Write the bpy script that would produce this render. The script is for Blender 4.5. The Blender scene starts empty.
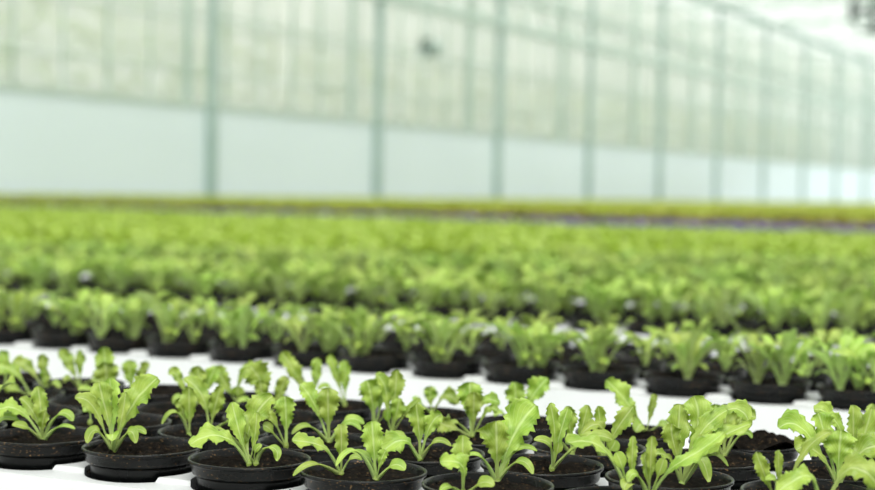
import bpy, bmesh, math, random
import numpy as np
from mathutils import Vector, Matrix, noise

# ------------------------------------------------------------------ basics
scene = bpy.context.scene
C = scene.collection
D = 0.1                                   # outer diameter of a pot rim (m); x = along the rows, y = across the rows
RIM = 0.90                                # height of the pot rims
TRAY = RIM - 0.0185                       # top of the trays
BENCH = TRAY - 0.045                      # top of the bench
F = 1577.0
ROLL, PITCH, YAW = .0169, .0333, math.atan2(3100, F)
CAM = Vector((0, 0, RIM + 0.218))
up0 = Vector((0, 0, 1))
fw0 = Vector((-math.cos(YAW), math.sin(YAW), 0))
rt0 = Vector((math.sin(YAW), math.cos(YAW), 0))
FWD = (fw0 * math.cos(PITCH) - up0 * math.sin(PITCH)).normalized()
upp = (up0 * math.cos(PITCH) + fw0 * math.sin(PITCH)).normalized()
RIGHT = rt0 * math.cos(ROLL) + upp * math.sin(ROLL)
UP = upp * math.cos(ROLL) - rt0 * math.sin(ROLL)

def project(p):
    d = Vector(p) - CAM
    z = d.dot(FWD)
    return 437.5 + F * d.dot(RIGHT) / z, 245 - F * d.dot(UP) / z, z
def at_depth(px, py, z):
    return CAM + FWD * z + RIGHT * ((px - 437.5) / F * z) + UP * ((245 - py) / F * z)
def at_height(px, py, h):
    d = FWD + RIGHT * ((px - 437.5) / F) + UP * ((245 - py) / F)
    return CAM + d * ((h - CAM.z) / d.z)

cam_data = bpy.data.cameras.new('camera')
cam = bpy.data.objects.new('camera', cam_data)
C.objects.link(cam)
M3 = Matrix((RIGHT, UP, -FWD)).transposed()
cam.matrix_world = Matrix.Translation(CAM) @ M3.to_4x4()
cam_data.sensor_width = 36
cam_data.lens = F / 875 * 36
cam_data.clip_end = 300
cam_data.clip_start = 0.05
cam_data.dof.use_dof = True
cam_data.dof.focus_distance = 1.25
cam_data.dof.aperture_fstop = cam_data.lens / 1000 / 0.0132
scene.camera = cam

def tag(o, label=None, cat=None, group=None, kind=None):
    if label: o['label'] = label
    if cat: o['category'] = cat
    if group: o['group'] = group
    if kind: o['kind'] = kind
    return o
def empty(name, loc):
    o = bpy.data.objects.new(name, None); o.location = loc; o.empty_display_size = .03
    C.objects.link(o); return o
def mesh_obj(name, verts, faces, m, parent=None, loc=(0, 0, 0), smooth=False, uvs=None):
    me = bpy.data.meshes.new(name)
    me.from_pydata([tuple(v) for v in verts], [], faces)
    if uvs is not None:
        uvl = me.uv_layers.new(name='UVMap')
        idx = np.empty(len(me.loops), dtype=np.int32); me.loops.foreach_get('vertex_index', idx)
        uvl.data.foreach_set('uv', np.asarray(uvs, dtype=np.float32)[idx].ravel())
    me.materials.append(m)
    if smooth: me.polygons.foreach_set('use_smooth', [True] * len(me.polygons))
    me.update()
    o = bpy.data.objects.new(name, me); C.objects.link(o)
    o.location = loc
    if parent: o.parent = parent
    return o
class MB:
    def __init__(s): s.v, s.f = [], []
    def box(s, a, b):
        n = len(s.v)
        for z in (a[2], b[2]):
            s.v += [(a[0], a[1], z), (b[0], a[1], z), (b[0], b[1], z), (a[0], b[1], z)]
        s.f += [(n, n+3, n+2, n+1), (n+4, n+5, n+6, n+7), (n, n+1, n+5, n+4), (n+1, n+2, n+6, n+5), (n+2, n+3, n+7, n+6), (n+3, n, n+4, n+7)]
        return s
    def bar(s, a, b, r, n=6):
        a, b = Vector(a), Vector(b); t = (b - a).normalized()
        u = t.cross(Vector((0, 0, 1)) if abs(t.z) < .9 else Vector((1, 0, 0))).normalized(); w = t.cross(u)
        k = len(s.v)
        for p in (a, b):
            for i in range(n):
                q = 2*math.pi*i/n
                s.v.append(tuple(p + (u*math.cos(q) + w*math.sin(q))*r))
        for i in range(n):
            j = (i+1) % n
            s.f.append((k+i, k+j, k+n+j, k+n+i))
        s.f.append(tuple(k+n-1-i for i in range(n))); s.f.append(tuple(k+n+i for i in range(n)))
        return s
    def lathe(s, prof, n=40, c=(0, 0, 0), close=True):
        k = len(s.v)
        for r, z in prof:
            for i in range(n):
                q = 2*math.pi*i/n
                s.v.append((c[0]+r*math.cos(q), c[1]+r*math.sin(q), c[2]+z))
        for a in range(len(prof)-1):
            for i in range(n):
                j = (i+1) % n
                s.f.append((k+a*n+i, k+a*n+j, k+(a+1)*n+j, k+(a+1)*n+i))
        if close:
            s.f.append(tuple(k+n-1-i for i in range(n)))
            e = k+(len(prof)-1)*n
            s.f.append(tuple(e+i for i in range(n)))
        return s
    def obj(s, name, m, parent=None, loc=(0, 0, 0), smooth=False):
        return mesh_obj(name, s.v, s.f, m, parent, loc, smooth)

# ------------------------------------------------------------------ materials
def new_mat(name):
    m = bpy.data.materials.new(name); m.use_nodes = True
    nt = m.node_tree; nt.nodes.clear()
    out = nt.nodes.new('ShaderNodeOutputMaterial')
    return m, nt, out
def N(nt, typ, **kw):
    n = nt.nodes.new(typ)
    for k, v in kw.items():
        if k.startswith('_'): setattr(n, k[1:], v)
        else: n.inputs[k.replace('__', ' ')].default_value = v
    return n
def principled(nt, out, color, rough=.5, spec=.5):
    b = nt.nodes.new('ShaderNodeBsdfPrincipled')
    b.inputs['Base Color'].default_value = (*color, 1); b.inputs['Roughness'].default_value = rough
    b.inputs['Specular IOR Level'].default_value = spec
    nt.links.new(b.outputs[0], out.inputs[0]); return b
def noisy(name, c1, c2, scale, rough=.5, bump=0, detail=4, spec=.5, lo=.35, hi=.65):
    m, nt, out = new_mat(name)
    b = principled(nt, out, c1, rough, spec)
    tc = N(nt, 'ShaderNodeTexCoord')
    nz = N(nt, 'ShaderNodeTexNoise', Scale=scale, Detail=detail)
    nt.links.new(tc.outputs['Object'], nz.inputs['Vector'])
    cr = nt.nodes.new('ShaderNodeValToRGB')
    cr.color_ramp.elements[0].position = lo; cr.color_ramp.elements[1].position = hi
    cr.color_ramp.elements[0].color = (*c1, 1); cr.color_ramp.elements[1].color = (*c2, 1)
    nt.links.new(nz.outputs[0], cr.inputs[0]); nt.links.new(cr.outputs[0], b.inputs['Base Color'])
    if bump:
        bp = N(nt, 'ShaderNodeBump', Strength=bump, Distance=.002)
        nt.links.new(nz.outputs[0], bp.inputs['Height']); nt.links.new(bp.outputs[0], b.inputs['Normal'])
    return m

def leaf_mat(name, col, dark, rib, back, trans=.35, vary=.06, sat=1.0, rough=.42):
    m, nt, out = new_mat(name)
    L = nt.links.new
    uv = N(nt, 'ShaderNodeUVMap'); sep = N(nt, 'ShaderNodeSeparateXYZ'); L(uv.outputs[0], sep.inputs[0])
    a = N(nt, 'ShaderNodeMath', _operation='SUBTRACT'); a.inputs[1].default_value = .5; L(sep.outputs[0], a.inputs[0])
    ab = N(nt, 'ShaderNodeMath', _operation='ABSOLUTE'); L(a.outputs[0], ab.inputs[0])
    ribm = N(nt, 'ShaderNodeMapRange'); ribm.interpolation_type = 'SMOOTHSTEP'
    ribm.inputs[1].default_value = .015; ribm.inputs[2].default_value = .075; ribm.inputs[3].default_value = 1; ribm.inputs[4].default_value = 0
    L(ab.outputs[0], ribm.inputs[0])
    pet = N(nt, 'ShaderNodeMapRange'); pet.interpolation_type = 'SMOOTHSTEP'
    pet.inputs[1].default_value = .18; pet.inputs[2].default_value = .5; pet.inputs[3].default_value = .85; pet.inputs[4].default_value = 0
    L(sep.outputs[1], pet.inputs[0])
    # side veins: slanted wave in (|u|, v)
    sl = N(nt, 'ShaderNodeMath', _operation='MULTIPLY_ADD'); sl.inputs[1].default_value = -.9
    L(ab.outputs[0], sl.inputs[0]); L(sep.outputs[1], sl.inputs[2])
    fr = N(nt, 'ShaderNodeMath', _operation='MULTIPLY'); fr.inputs[1].default_value = 62; L(sl.outputs[0], fr.inputs[0])
    sn = N(nt, 'ShaderNodeMath', _operation='SINE'); L(fr.outputs[0], sn.inputs[0])
    vein = N(nt, 'ShaderNodeMapRange'); vein.inputs[1].default_value = .8; vein.inputs[2].default_value = 1.0
    vein.inputs[3].default_value = 0; vein.inputs[4].default_value = .45; L(sn.outputs[0], vein.inputs[0])
    tc = N(nt, 'ShaderNodeTexCoord')
    nz = N(nt, 'ShaderNodeTexNoise', Scale=70.0, Detail=3.0); L(tc.outputs['Object'], nz.inputs['Vector'])
    base = N(nt, 'ShaderNodeMixRGB'); base.inputs[1].default_value = (*dark, 1); base.inputs[2].default_value = (*col, 1)
    nr = N(nt, 'ShaderNodeMapRange'); nr.inputs[1].default_value = .35; nr.inputs[2].default_value = .62; L(nz.outputs[0], nr.inputs[0]); L(nr.outputs[0], base.inputs[0])
    mx = N(nt, 'ShaderNodeMath', _operation='MAXIMUM'); L(ribm.outputs[0], mx.inputs[0]); L(vein.outputs[0], mx.inputs[1])
    mx2 = N(nt, 'ShaderNodeMath', _operation='MAXIMUM'); L(mx.outputs[0], mx2.inputs[0]); L(pet.outputs[0], mx2.inputs[1])
    sc_ = N(nt, 'ShaderNodeMath', _operation='MULTIPLY'); sc_.inputs[1].default_value = .6; L(mx2.outputs[0], sc_.inputs[0])
    c2 = N(nt, 'ShaderNodeMixRGB'); c2.inputs[2].default_value = (*rib, 1); L(base.outputs[0], c2.inputs[1]); L(sc_.outputs[0], c2.inputs[0])
    oi = N(nt, 'ShaderNodeObjectInfo')
    hv = N(nt, 'ShaderNodeMapRange'); hv.inputs[3].default_value = .5 - vary*.1; hv.inputs[4].default_value = .5 + vary*.15; L(oi.outputs['Random'], hv.inputs[0])
    vv = N(nt, 'ShaderNodeMapRange'); vv.inputs[3].default_value = 1 - vary*2.2; vv.inputs[4].default_value = 1 + vary*2; L(oi.outputs['Random'], vv.inputs[0])
    hs = N(nt, 'ShaderNodeHueSaturation'); hs.inputs['Saturation'].default_value = sat
    L(hv.outputs[0], hs.inputs['Hue']); L(vv.outputs[0], hs.inputs['Value']); L(c2.outputs[0], hs.inputs['Color'])
    # the underside of a lettuce leaf is paler and duller
    geo = N(nt, 'ShaderNodeAttribute', _attribute_name='under')
    c3 = N(nt, 'ShaderNodeMixRGB'); c3.inputs[2].default_value = (*back, 1); L(hs.outputs[0], c3.inputs[1])
    bf = N(nt, 'ShaderNodeMath', _operation='MULTIPLY'); bf.inputs[1].default_value = .55; L(geo.outputs['Fac'], bf.inputs[0]); L(bf.outputs[0], c3.inputs[0])
    b = nt.nodes.new('ShaderNodeBsdfPrincipled'); b.inputs['Roughness'].default_value = rough
    b.inputs['Specular IOR Level'].default_value = .75
    L(c3.outputs[0], b.inputs['Base Color'])
    hgt = N(nt, 'ShaderNodeMath', _operation='SUBTRACT'); L(nz.outputs[0], hgt.inputs[0]); L(mx.outputs[0], hgt.inputs[1])
    bp = N(nt, 'ShaderNodeBump', Strength=.45, Distance=.0012); L(hgt.outputs[0], bp.inputs['Height']); L(bp.outputs[0], b.inputs['Normal'])
    tr = nt.nodes.new('ShaderNodeBsdfTranslucent'); L(bp.outputs[0], tr.inputs['Normal'])
    tcx = N(nt, 'ShaderNodeMixRGB', _blend_type='MULTIPLY'); tcx.inputs[0].default_value = 1
    tcx.inputs[2].default_value = (.95, 1.0, .5, 1); L(hs.outputs[0], tcx.inputs[1]); L(tcx.outputs[0], tr.inputs['Color'])
    mix = nt.nodes.new('ShaderNodeMixShader'); mix.inputs[0].default_value = trans
    L(b.outputs[0], mix.inputs[1]); L(tr.outputs[0], mix.inputs[2]); L(mix.outputs[0], out.inputs[0])
    return m

LEAF = leaf_mat('lettuce_leaf', (.44, .58, .085), (.25, .41, .025), (.66, .78, .34), (.58, .72, .33), trans=.33)
FARLEAF = leaf_mat('lettuce_leaf_field', (.52, .67, .11), (.32, .49, .035), (.66, .78, .34), (.58, .74, .30), vary=.08)
PURPLE = leaf_mat('red_lettuce_leaf', (.11, .06, .30), (.06, .035, .22), (.16, .10, .34), (.14, .09, .30), trans=.05)
REDLEAF = leaf_mat('rusty_lettuce_leaf', (.52, .42, .08), (.40, .24, .06), (.6, .5, .2), (.5, .4, .2), trans=.3)
YELLOW = leaf_mat('yellow_lettuce_leaf', (.50, .54, .085), (.40, .44, .06), (.60, .64, .22), (.54, .58, .18), vary=.1)
VINE = leaf_mat('vine_leaf', (.42, .55, .22), (.34, .46, .18), (.5, .6, .3), (.5, .6, .3), vary=.1)

def pot_mat():
    m, nt, out = new_mat('black_pot_plastic'); L = nt.links.new
    b = principled(nt, out, (.002, .0025, .0025), .24, .2)
    tc = N(nt, 'ShaderNodeTexCoord'); sep = N(nt, 'ShaderNodeSeparateXYZ'); L(tc.outputs['Object'], sep.inputs[0])
    mp = N(nt, 'ShaderNodeMapping'); mp.inputs['Scale'].default_value = (1, 1, 1.6); L(tc.outputs['Object'], mp.inputs[0])
    oi = N(nt, 'ShaderNodeObjectInfo'); ad = N(nt, 'ShaderNodeVectorMath', _operation='ADD'); L(mp.outputs[0], ad.inputs[0]); L(oi.outputs['Location'], ad.inputs[1])
    nz = N(nt, 'ShaderNodeTexNoise', Scale=420.0, Detail=2.0); L(ad.outputs[0], nz.inputs['Vector'])
    n2 = N(nt, 'ShaderNodeTexNoise', Scale=45.0, Detail=3.0); L(ad.outputs[0], n2.inputs['Vector'])
    zr = N(nt, 'ShaderNodeMapRange'); zr.inputs[1].default_value = -.014; zr.inputs[2].default_value = -.010; L(sep.outputs[2], zr.inputs[0])
    sp = N(nt, 'ShaderNodeMapRange'); sp.inputs[1].default_value = .62; sp.inputs[2].default_value = .70; L(nz.outputs[0], sp.inputs[0])
    s2 = N(nt, 'ShaderNodeMapRange'); s2.inputs[1].default_value = .42; s2.inputs[2].default_value = .60; L(n2.outputs[0], s2.inputs[0])
    ml = N(nt, 'ShaderNodeMath', _operation='MULTIPLY'); L(sp.outputs[0], ml.inputs[0]); L(s2.outputs[0], ml.inputs[1])
    m2 = N(nt, 'ShaderNodeMath', _operation='MULTIPLY'); L(ml.outputs[0], m2.inputs[0]); L(zr.outputs[0], m2.inputs[1])
    mx = N(nt, 'ShaderNodeMixRGB'); mx.inputs[1].default_value = (.002, .0025, .0025, 1); mx.inputs[2].default_value = (.22, .13, .055, 1)
    L(m2.outputs[0], mx.inputs[0]); L(mx.outputs[0], b.inputs['Base Color'])
    rr = N(nt, 'ShaderNodeMapRange'); rr.inputs[3].default_value = .18; rr.inputs[4].default_value = .4; L(n2.outputs[0], rr.inputs[0]); L(rr.outputs[0], b.inputs['Roughness'])
    return m
POT = pot_mat()
def soil_mat():
    m, nt, out = new_mat('potting_soil'); L = nt.links.new
    b = principled(nt, out, (.02, .016, .012), .95, .05)
    tc = N(nt, 'ShaderNodeTexCoord'); oi = N(nt, 'ShaderNodeObjectInfo')
    ad = N(nt, 'ShaderNodeVectorMath', _operation='ADD'); L(tc.outputs['Object'], ad.inputs[0]); L(oi.outputs['Location'], ad.inputs[1])
    nz = N(nt, 'ShaderNodeTexNoise', Scale=260.0, Detail=5.0, Roughness=.7); L(ad.outputs[0], nz.inputs['Vector'])
    cr = nt.nodes.new('ShaderNodeValToRGB'); e = cr.color_ramp.elements
    e[0].position = .35; e[0].color = (.0012, .0013, .0013, 1); e[1].position = .60; e[1].color = (.013, .010, .007, 1)
    x = e.new(.67); x.color = (.10, .062, .03, 1); x = e.new(.76); x.color = (.2, .13, .06, 1)
    L(nz.outputs[0], cr.inputs[0]); L(cr.outputs[0], b.inputs['Base Color'])
    bp = N(nt, 'ShaderNodeBump', Strength=1.0, Distance=.002); L(nz.outputs[0], bp.inputs['Height']); L(bp.outputs[0], b.inputs['Normal'])
    return m
SOIL = soil_mat()
WHITE = noisy('white_tray_plastic', (.61, .63, .63), (.65, .67, .67), 6, .4, 0, 3)
BENCHM = noisy('white_bench', (.64, .66, .66), (.68, .70, .70), 3, .5)
STEEL = noisy('galvanised_steel', (.28, .39, .35), (.34, .45, .41), 2, .5)
STEEL2 = noisy('pale_steel', (.44, .55, .48), (.52, .63, .56), 2, .5)
PANEL = noisy('white_screen_panel', (.69, .79, .81), (.72, .82, .84), .4, .6)
CONC = noisy('concrete', (.45, .46, .44), (.52, .53, .5), 3, .8)
DARK = noisy('dark_green_metal', (.03, .06, .045), (.05, .09, .07), 8, .5)
def film_mat(name, col, alpha, tint=(1, 1, 1)):
    m, nt, out = new_mat(name)
    t = nt.nodes.new('ShaderNodeBsdfTransparent'); t.inputs[0].default_value = (*tint, 1)
    d = nt.nodes.new('ShaderNodeBsdfTranslucent'); d.inputs[0].default_value = (*col, 1)
    d2 = nt.nodes.new('ShaderNodeBsdfDiffuse'); d2.inputs[0].default_value = (*col, 1)
    a = nt.nodes.new('ShaderNodeMixShader'); a.inputs[0].default_value = .5
    nt.links.new(d.outputs[0], a.inputs[1]); nt.links.new(d2.outputs[0], a.inputs[2])
    x = nt.nodes.new('ShaderNodeMixShader'); x.inputs[0].default_value = alpha
    nt.links.new(t.outputs[0], x.inputs[1]); nt.links.new(a.outputs[0], x.inputs[2]); nt.links.new(x.outputs[0], out.inputs[0])
    return m
GLASS = film_mat('roof_glass', (.9, .93, .92), .25)
FILM = film_mat('diffusing_wall_glass', (.88, .90, .85), .44)

# ------------------------------------------------------------------ leaves
def smooth(a, b, t):
    t = max(0., min(1., (t-a)/(b-a))); return t*t*(3-2*t)
def bez(P, t):
    Q = [Vector(p) for p in P]
    while len(Q) > 1: Q = [Q[i].lerp(Q[i+1], t) for i in range(len(Q)-1)]
    return Q[0]
def leaf_geo(P, w, nrm, kind='true', seed=0, nl=26, nw=4, serr=.16, cup=.25, ruf=.10, twist=0., thick=True):
    """one leaf: closed thin body, petiole to blade along the Bezier P; returns verts, faces, uvs, under flags"""
    rnd = random.Random(seed)
    ph = [rnd.uniform(0, 6.28) for _ in range(4)]
    nteeth = rnd.uniform(9, 14)
    top, bot, uv = [], [], []
    nrm = Vector(nrm).normalized()
    prev = None
    for i in range(nl+1):
        t = i/nl
        c = bez(P, t)
        tg = (bez(P, min(1, t+.02)) - bez(P, max(0, t-.02))).normalized()
        sd = tg.cross(nrm)
        if sd.length < 1e-3: sd = prev or tg.cross(Vector((.3, .5, .8)))
        sd.normalize()
        if prev is not None and sd.dot(prev) < 0: sd = -sd
        if prev is not None: sd = (sd*.6 + prev*.4).normalized()
        prev = sd
        if twist: sd = Matrix.Rotation(twist*t, 3, tg) @ sd
        n = sd.cross(tg).normalized()
        if kind == 'true':
            pr = smooth(.18, .78, t)
            if t > .80: pr *= math.sqrt(max(0., 1 - ((t-.80)/.205)**2))
            pet = .10 + .05*(1-t)
            half = .5*w*max(pr, pet*(1 if t < .96 else .5))
        else:
            pr = smooth(.42, .66, t)
            if t > .72: pr *= math.sqrt(max(0., 1 - ((t-.72)/.285)**2))
            half = .5*w*max(pr, .17 if t < .95 else .1)
        for j in range(-nw, nw+1):
            u = j/nw
            e = 1.
            if kind == 'true' and t > .25:
                sid = 1 if u > 0 else 2
                lob = noise.noise(Vector((t*4.2, sid*7.3, seed*.37)))*.42 + noise.noise(Vector((t*10, sid*3.1, seed*.61)))*.16
                e += lob*abs(u)*min(1, (t-.25)*4)
                if abs(u) > .7:
                    q = (t*nteeth + .37*sid + .2*math.sin(t*9+ph[3])) % 1.0
                    e += serr*((1 - q)*1.5 - .7)*(abs(u)-.7)/.3*min(1, (t-.25)*5)
            off = cup*half*abs(u)**1.6
            if kind == 'true':
                off += ruf*w*(u*u)*(math.sin(t*nteeth*1.9+ph[1 if u > 0 else 2])+.8*noise.noise(Vector((t*6, u*2.5, seed*1.7))))*smooth(.3, .7, t) + .05*w*noise.noise(Vector((t*9+seed, u*3, 1.3)))*smooth(.3, .6, t)
            th = .00022
            p = c + sd*(u*half*e) + n*off
            if thick:
                th += .0009*math.exp(-(u/.22)**2)*(1-.7*t) + .0006*(1-smooth(.2, .5, t))*(1-u*u)
            if abs(j) == nw: th = .00008
            top.append(p + n*th); bot.append(p - n*th*1.4); uv.append((u*.5+.5, t))
    W = 2*nw+1; K = len(top)
    f = []
    for i in range(nl):
        for j in range(W-1):
            a = i*W+j
            f.append((a, a+1, a+W+1, a+W))
            f.append((K+a, K+a+W, K+a+W+1, K+a+1))
        a = i*W; f.append((a, a+W, K+a+W, K+a))
        a = i*W+W-1; f.append((a, K+a, K+a+W, a+W))
    f.append(tuple(list(range(W)) + [K+j for j in range(W-1, -1, -1)]))
    e = nl*W
    f.append(tuple([e+j for j in range(W-1, -1, -1)] + [K+e+j for j in range(W)]))
    return top+bot, f, uv+uv, [0.]*K+[1.]*K
def leaf_obj(geo, m, parent, name='leaf', loc=(0, 0, 0)):
    v, f, uv, un = geo
    o = mesh_obj(name, v, f, m, parent, loc, True, uv)
    at = o.data.attributes.new('under', 'FLOAT', 'POINT'); at.data.foreach_set('value', un)
    return o
def merge(geos):
    V, Fc, U, B = [], [], [], []
    for v, f, uv, un in geos:
        k = len(V); V += v; U += uv; B += un
        Fc += [tuple(i+k for i in q) for q in f]
    return V, Fc, U, B
def thin_leaf(P, w, nrm, seed=0, nl=5):
    """light version for plants far away"""
    top, uv = [], []
    rnd = random.Random(seed); nrm = Vector(nrm)
    for i in range(nl+1):
        t = i/nl; c = bez(P, t)
        tg = (bez(P, min(1, t+.05)) - bez(P, max(0, t-.05))).normalized()
        sd = tg.cross(nrm).normalized()
        pr = max(.14, smooth(.1, .75, t)*(math.sqrt(max(0, 1-((t-.7)/.36)**2)) if t > .7 else 1))
        h = .5*w*pr*(1+rnd.uniform(-.12, .12))
        n = sd.cross(tg)
        top += [c - sd*h + n*h*.35, c, c + sd*h + n*h*.35]; uv += [(0, t), (.5, t), (1, t)]
    f = []
    for i in range(nl):
        for j in (0, 1):
            a = i*3+j; f.append((a, a+1, a+4, a+3))
    return top, f, uv, [0.]*len(top)

def plant_leaves(seed, size=1.0, detail=2, nt=None, spread=1.0, base=(0, 0, 0), wid=1.0):
    """leaf bodies of one lettuce seedling around its own origin: true leaves and two seed leaves"""
    rnd = random.Random(seed)
    nt = nt or rnd.choice((4, 4, 5))
    g = []
    a0 = rnd.uniform(0, 6.28)
    b = Vector(base)
    for k in range(nt):
        az = a0 + k*2.4 + rnd.uniform(-.35, .35)
        o = Vector((math.cos(az), math.sin(az), 0)); age = k/max(1, nt-1)
        H = size*(.050 - .006*age + rnd.uniform(-.010, .012)); R = size*spread*(.034 - .022*age + rnd.uniform(-.006, .010))
        droop = rnd.uniform(-.2, .35)*(1-age)
        P = [b + o*.002, b + o*R*.25 + Vector((0, 0, H*.5)), b + o*R*.7 + Vector((0, 0, H*(1.02+droop*.4))), b + o*R*(1.2+max(0, droop)*.6) + Vector((0, 0, H*(1.05-droop*.7)))]
        w = wid*size*(.023 - .005*age + rnd.uniform(-.003, .006))
        nrm = -o*.9 + Vector((0, 0, .55)) + Vector((rnd.uniform(-.3, .3), rnd.uniform(-.3, .3), 0))
        if detail == 2: g.append(leaf_geo(P, w, nrm, 'true', seed*31+k, 36, 5, .24, .3, .13, rnd.uniform(-.4, .4)))
        elif detail == 1: g.append(leaf_geo(P, w, nrm, 'true', seed*31+k, 12, 2, .16, .3, .10, rnd.uniform(-.4, .4)))
        else: g.append(thin_leaf(P, w*1.15, nrm, seed*31+k))
    for k in range(2 if detail else 1):
        az = a0 + 1.1 + k*3.0
        o = Vector((math.cos(az), math.sin(az), 0)); R = size*rnd.uniform(.022, .030)
        P = [b + o*.001, b + o*R*.3 + Vector((0, 0, .016*size)), b + o*R*.7 + Vector((0, 0, .026*size)), b + o*R*1.1 + Vector((0, 0, .013*size))]
        if detail: g.append(leaf_geo(P, .011*size, Vector((0, 0, 1)) - o*.3, 'cot', seed*7+k, 16 if detail == 2 else 8, 3 if detail == 2 else 2, 0, .15, 0))
        else: g.append(thin_leaf(P, .012*size, Vector((0, 0, 1)) - o*.3, seed))
    return g

# ------------------------------------------------------------------ pot, soil
POTH = 0.050
def pot_bm():
    b = MB()
    prof = [(.0385, -POTH), (.0400, -.0490), (.0432, -.0145), (.0438, -.0125), (.0462, -.0115), (.0468, -.0100),
            (.0474, -.0040), (.0480, -.0032), (.0494, -.0030), (.0500, -.0022), (.0500, -.0008), (.0494, .0000), (.0484, .0001),
            (.0476, -.0008), (.0468, -.0030), (.0458, -.0100), (.0430, -.0140)]
    b.lathe(prof, 48, close=True)
    return b
pot_me = pot_bm().obj('pot', POT, smooth=True)
POT_MESH = pot_me.data; bpy.data.objects.remove(pot_me)
def soil_mesh(seed, rough=1.0, mound=0.0):
    v, f = [], []
    nr, na = 12, 40
    v.append((0, 0, -.0045 + mound))
    for i in range(1, nr+1):
        r = .0466*i/nr
        for j in range(na):
            q = 2*math.pi*j/na
            x, y = r*math.cos(q), r*math.sin(q)
            z = -.0045 + rough*.0036*noise.noise(Vector((x*60+seed*7, y*60, seed))) + rough*.0024*noise.noise(Vector((x*170, y*170+seed, seed))) + mound*(1-.3*(i/nr)**3)
            if i == nr: z -= .0035 - (.004 if mound else 0)
            v.append((x, y, z))
    for j in range(na): f.append((0, 1+j, 1+(j+1) % na))
    for i in range(nr-1):
        for j in range(na):
            a = 1+i*na; f.append((a+j, a+na+j, a+na+(j+1) % na, a+(j+1) % na))
    me = bpy.data.meshes.new('soil'); me.from_pydata(v, [], f); me.materials.append(SOIL)
    me.polygons.foreach_set('use_smooth', [True]*len(me.polygons)); me.update(); return me
SOILS = [soil_mesh(i, 1.0 + .4*(i % 3)) for i in range(5)] + [soil_mesh(9, 2.4, .0075)]
def link(name, me, parent, loc=(0, 0, 0), rz=0, sc=1):
    o = bpy.data.objects.new(name, me); C.objects.link(o); o.parent = parent; o.location = loc; o.rotation_euler.z = rz
    if sc != 1: o.scale = (sc, sc, sc)
    return o
def crown_mesh():
    b = MB(); b.lathe([(.0012, -.004), (.0020, -.001), (.0026, .0015), (.0018, .0040), (.0006, .0050)], 10)
    o = b.obj('seedling', LEAF, smooth=True); me = o.data
    me.uv_layers.new(name='UVMap'); bpy.data.objects.remove(o); return me
CROWN = crown_mesh()
SOILZ = RIM - .0045                       # soil surface
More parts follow.
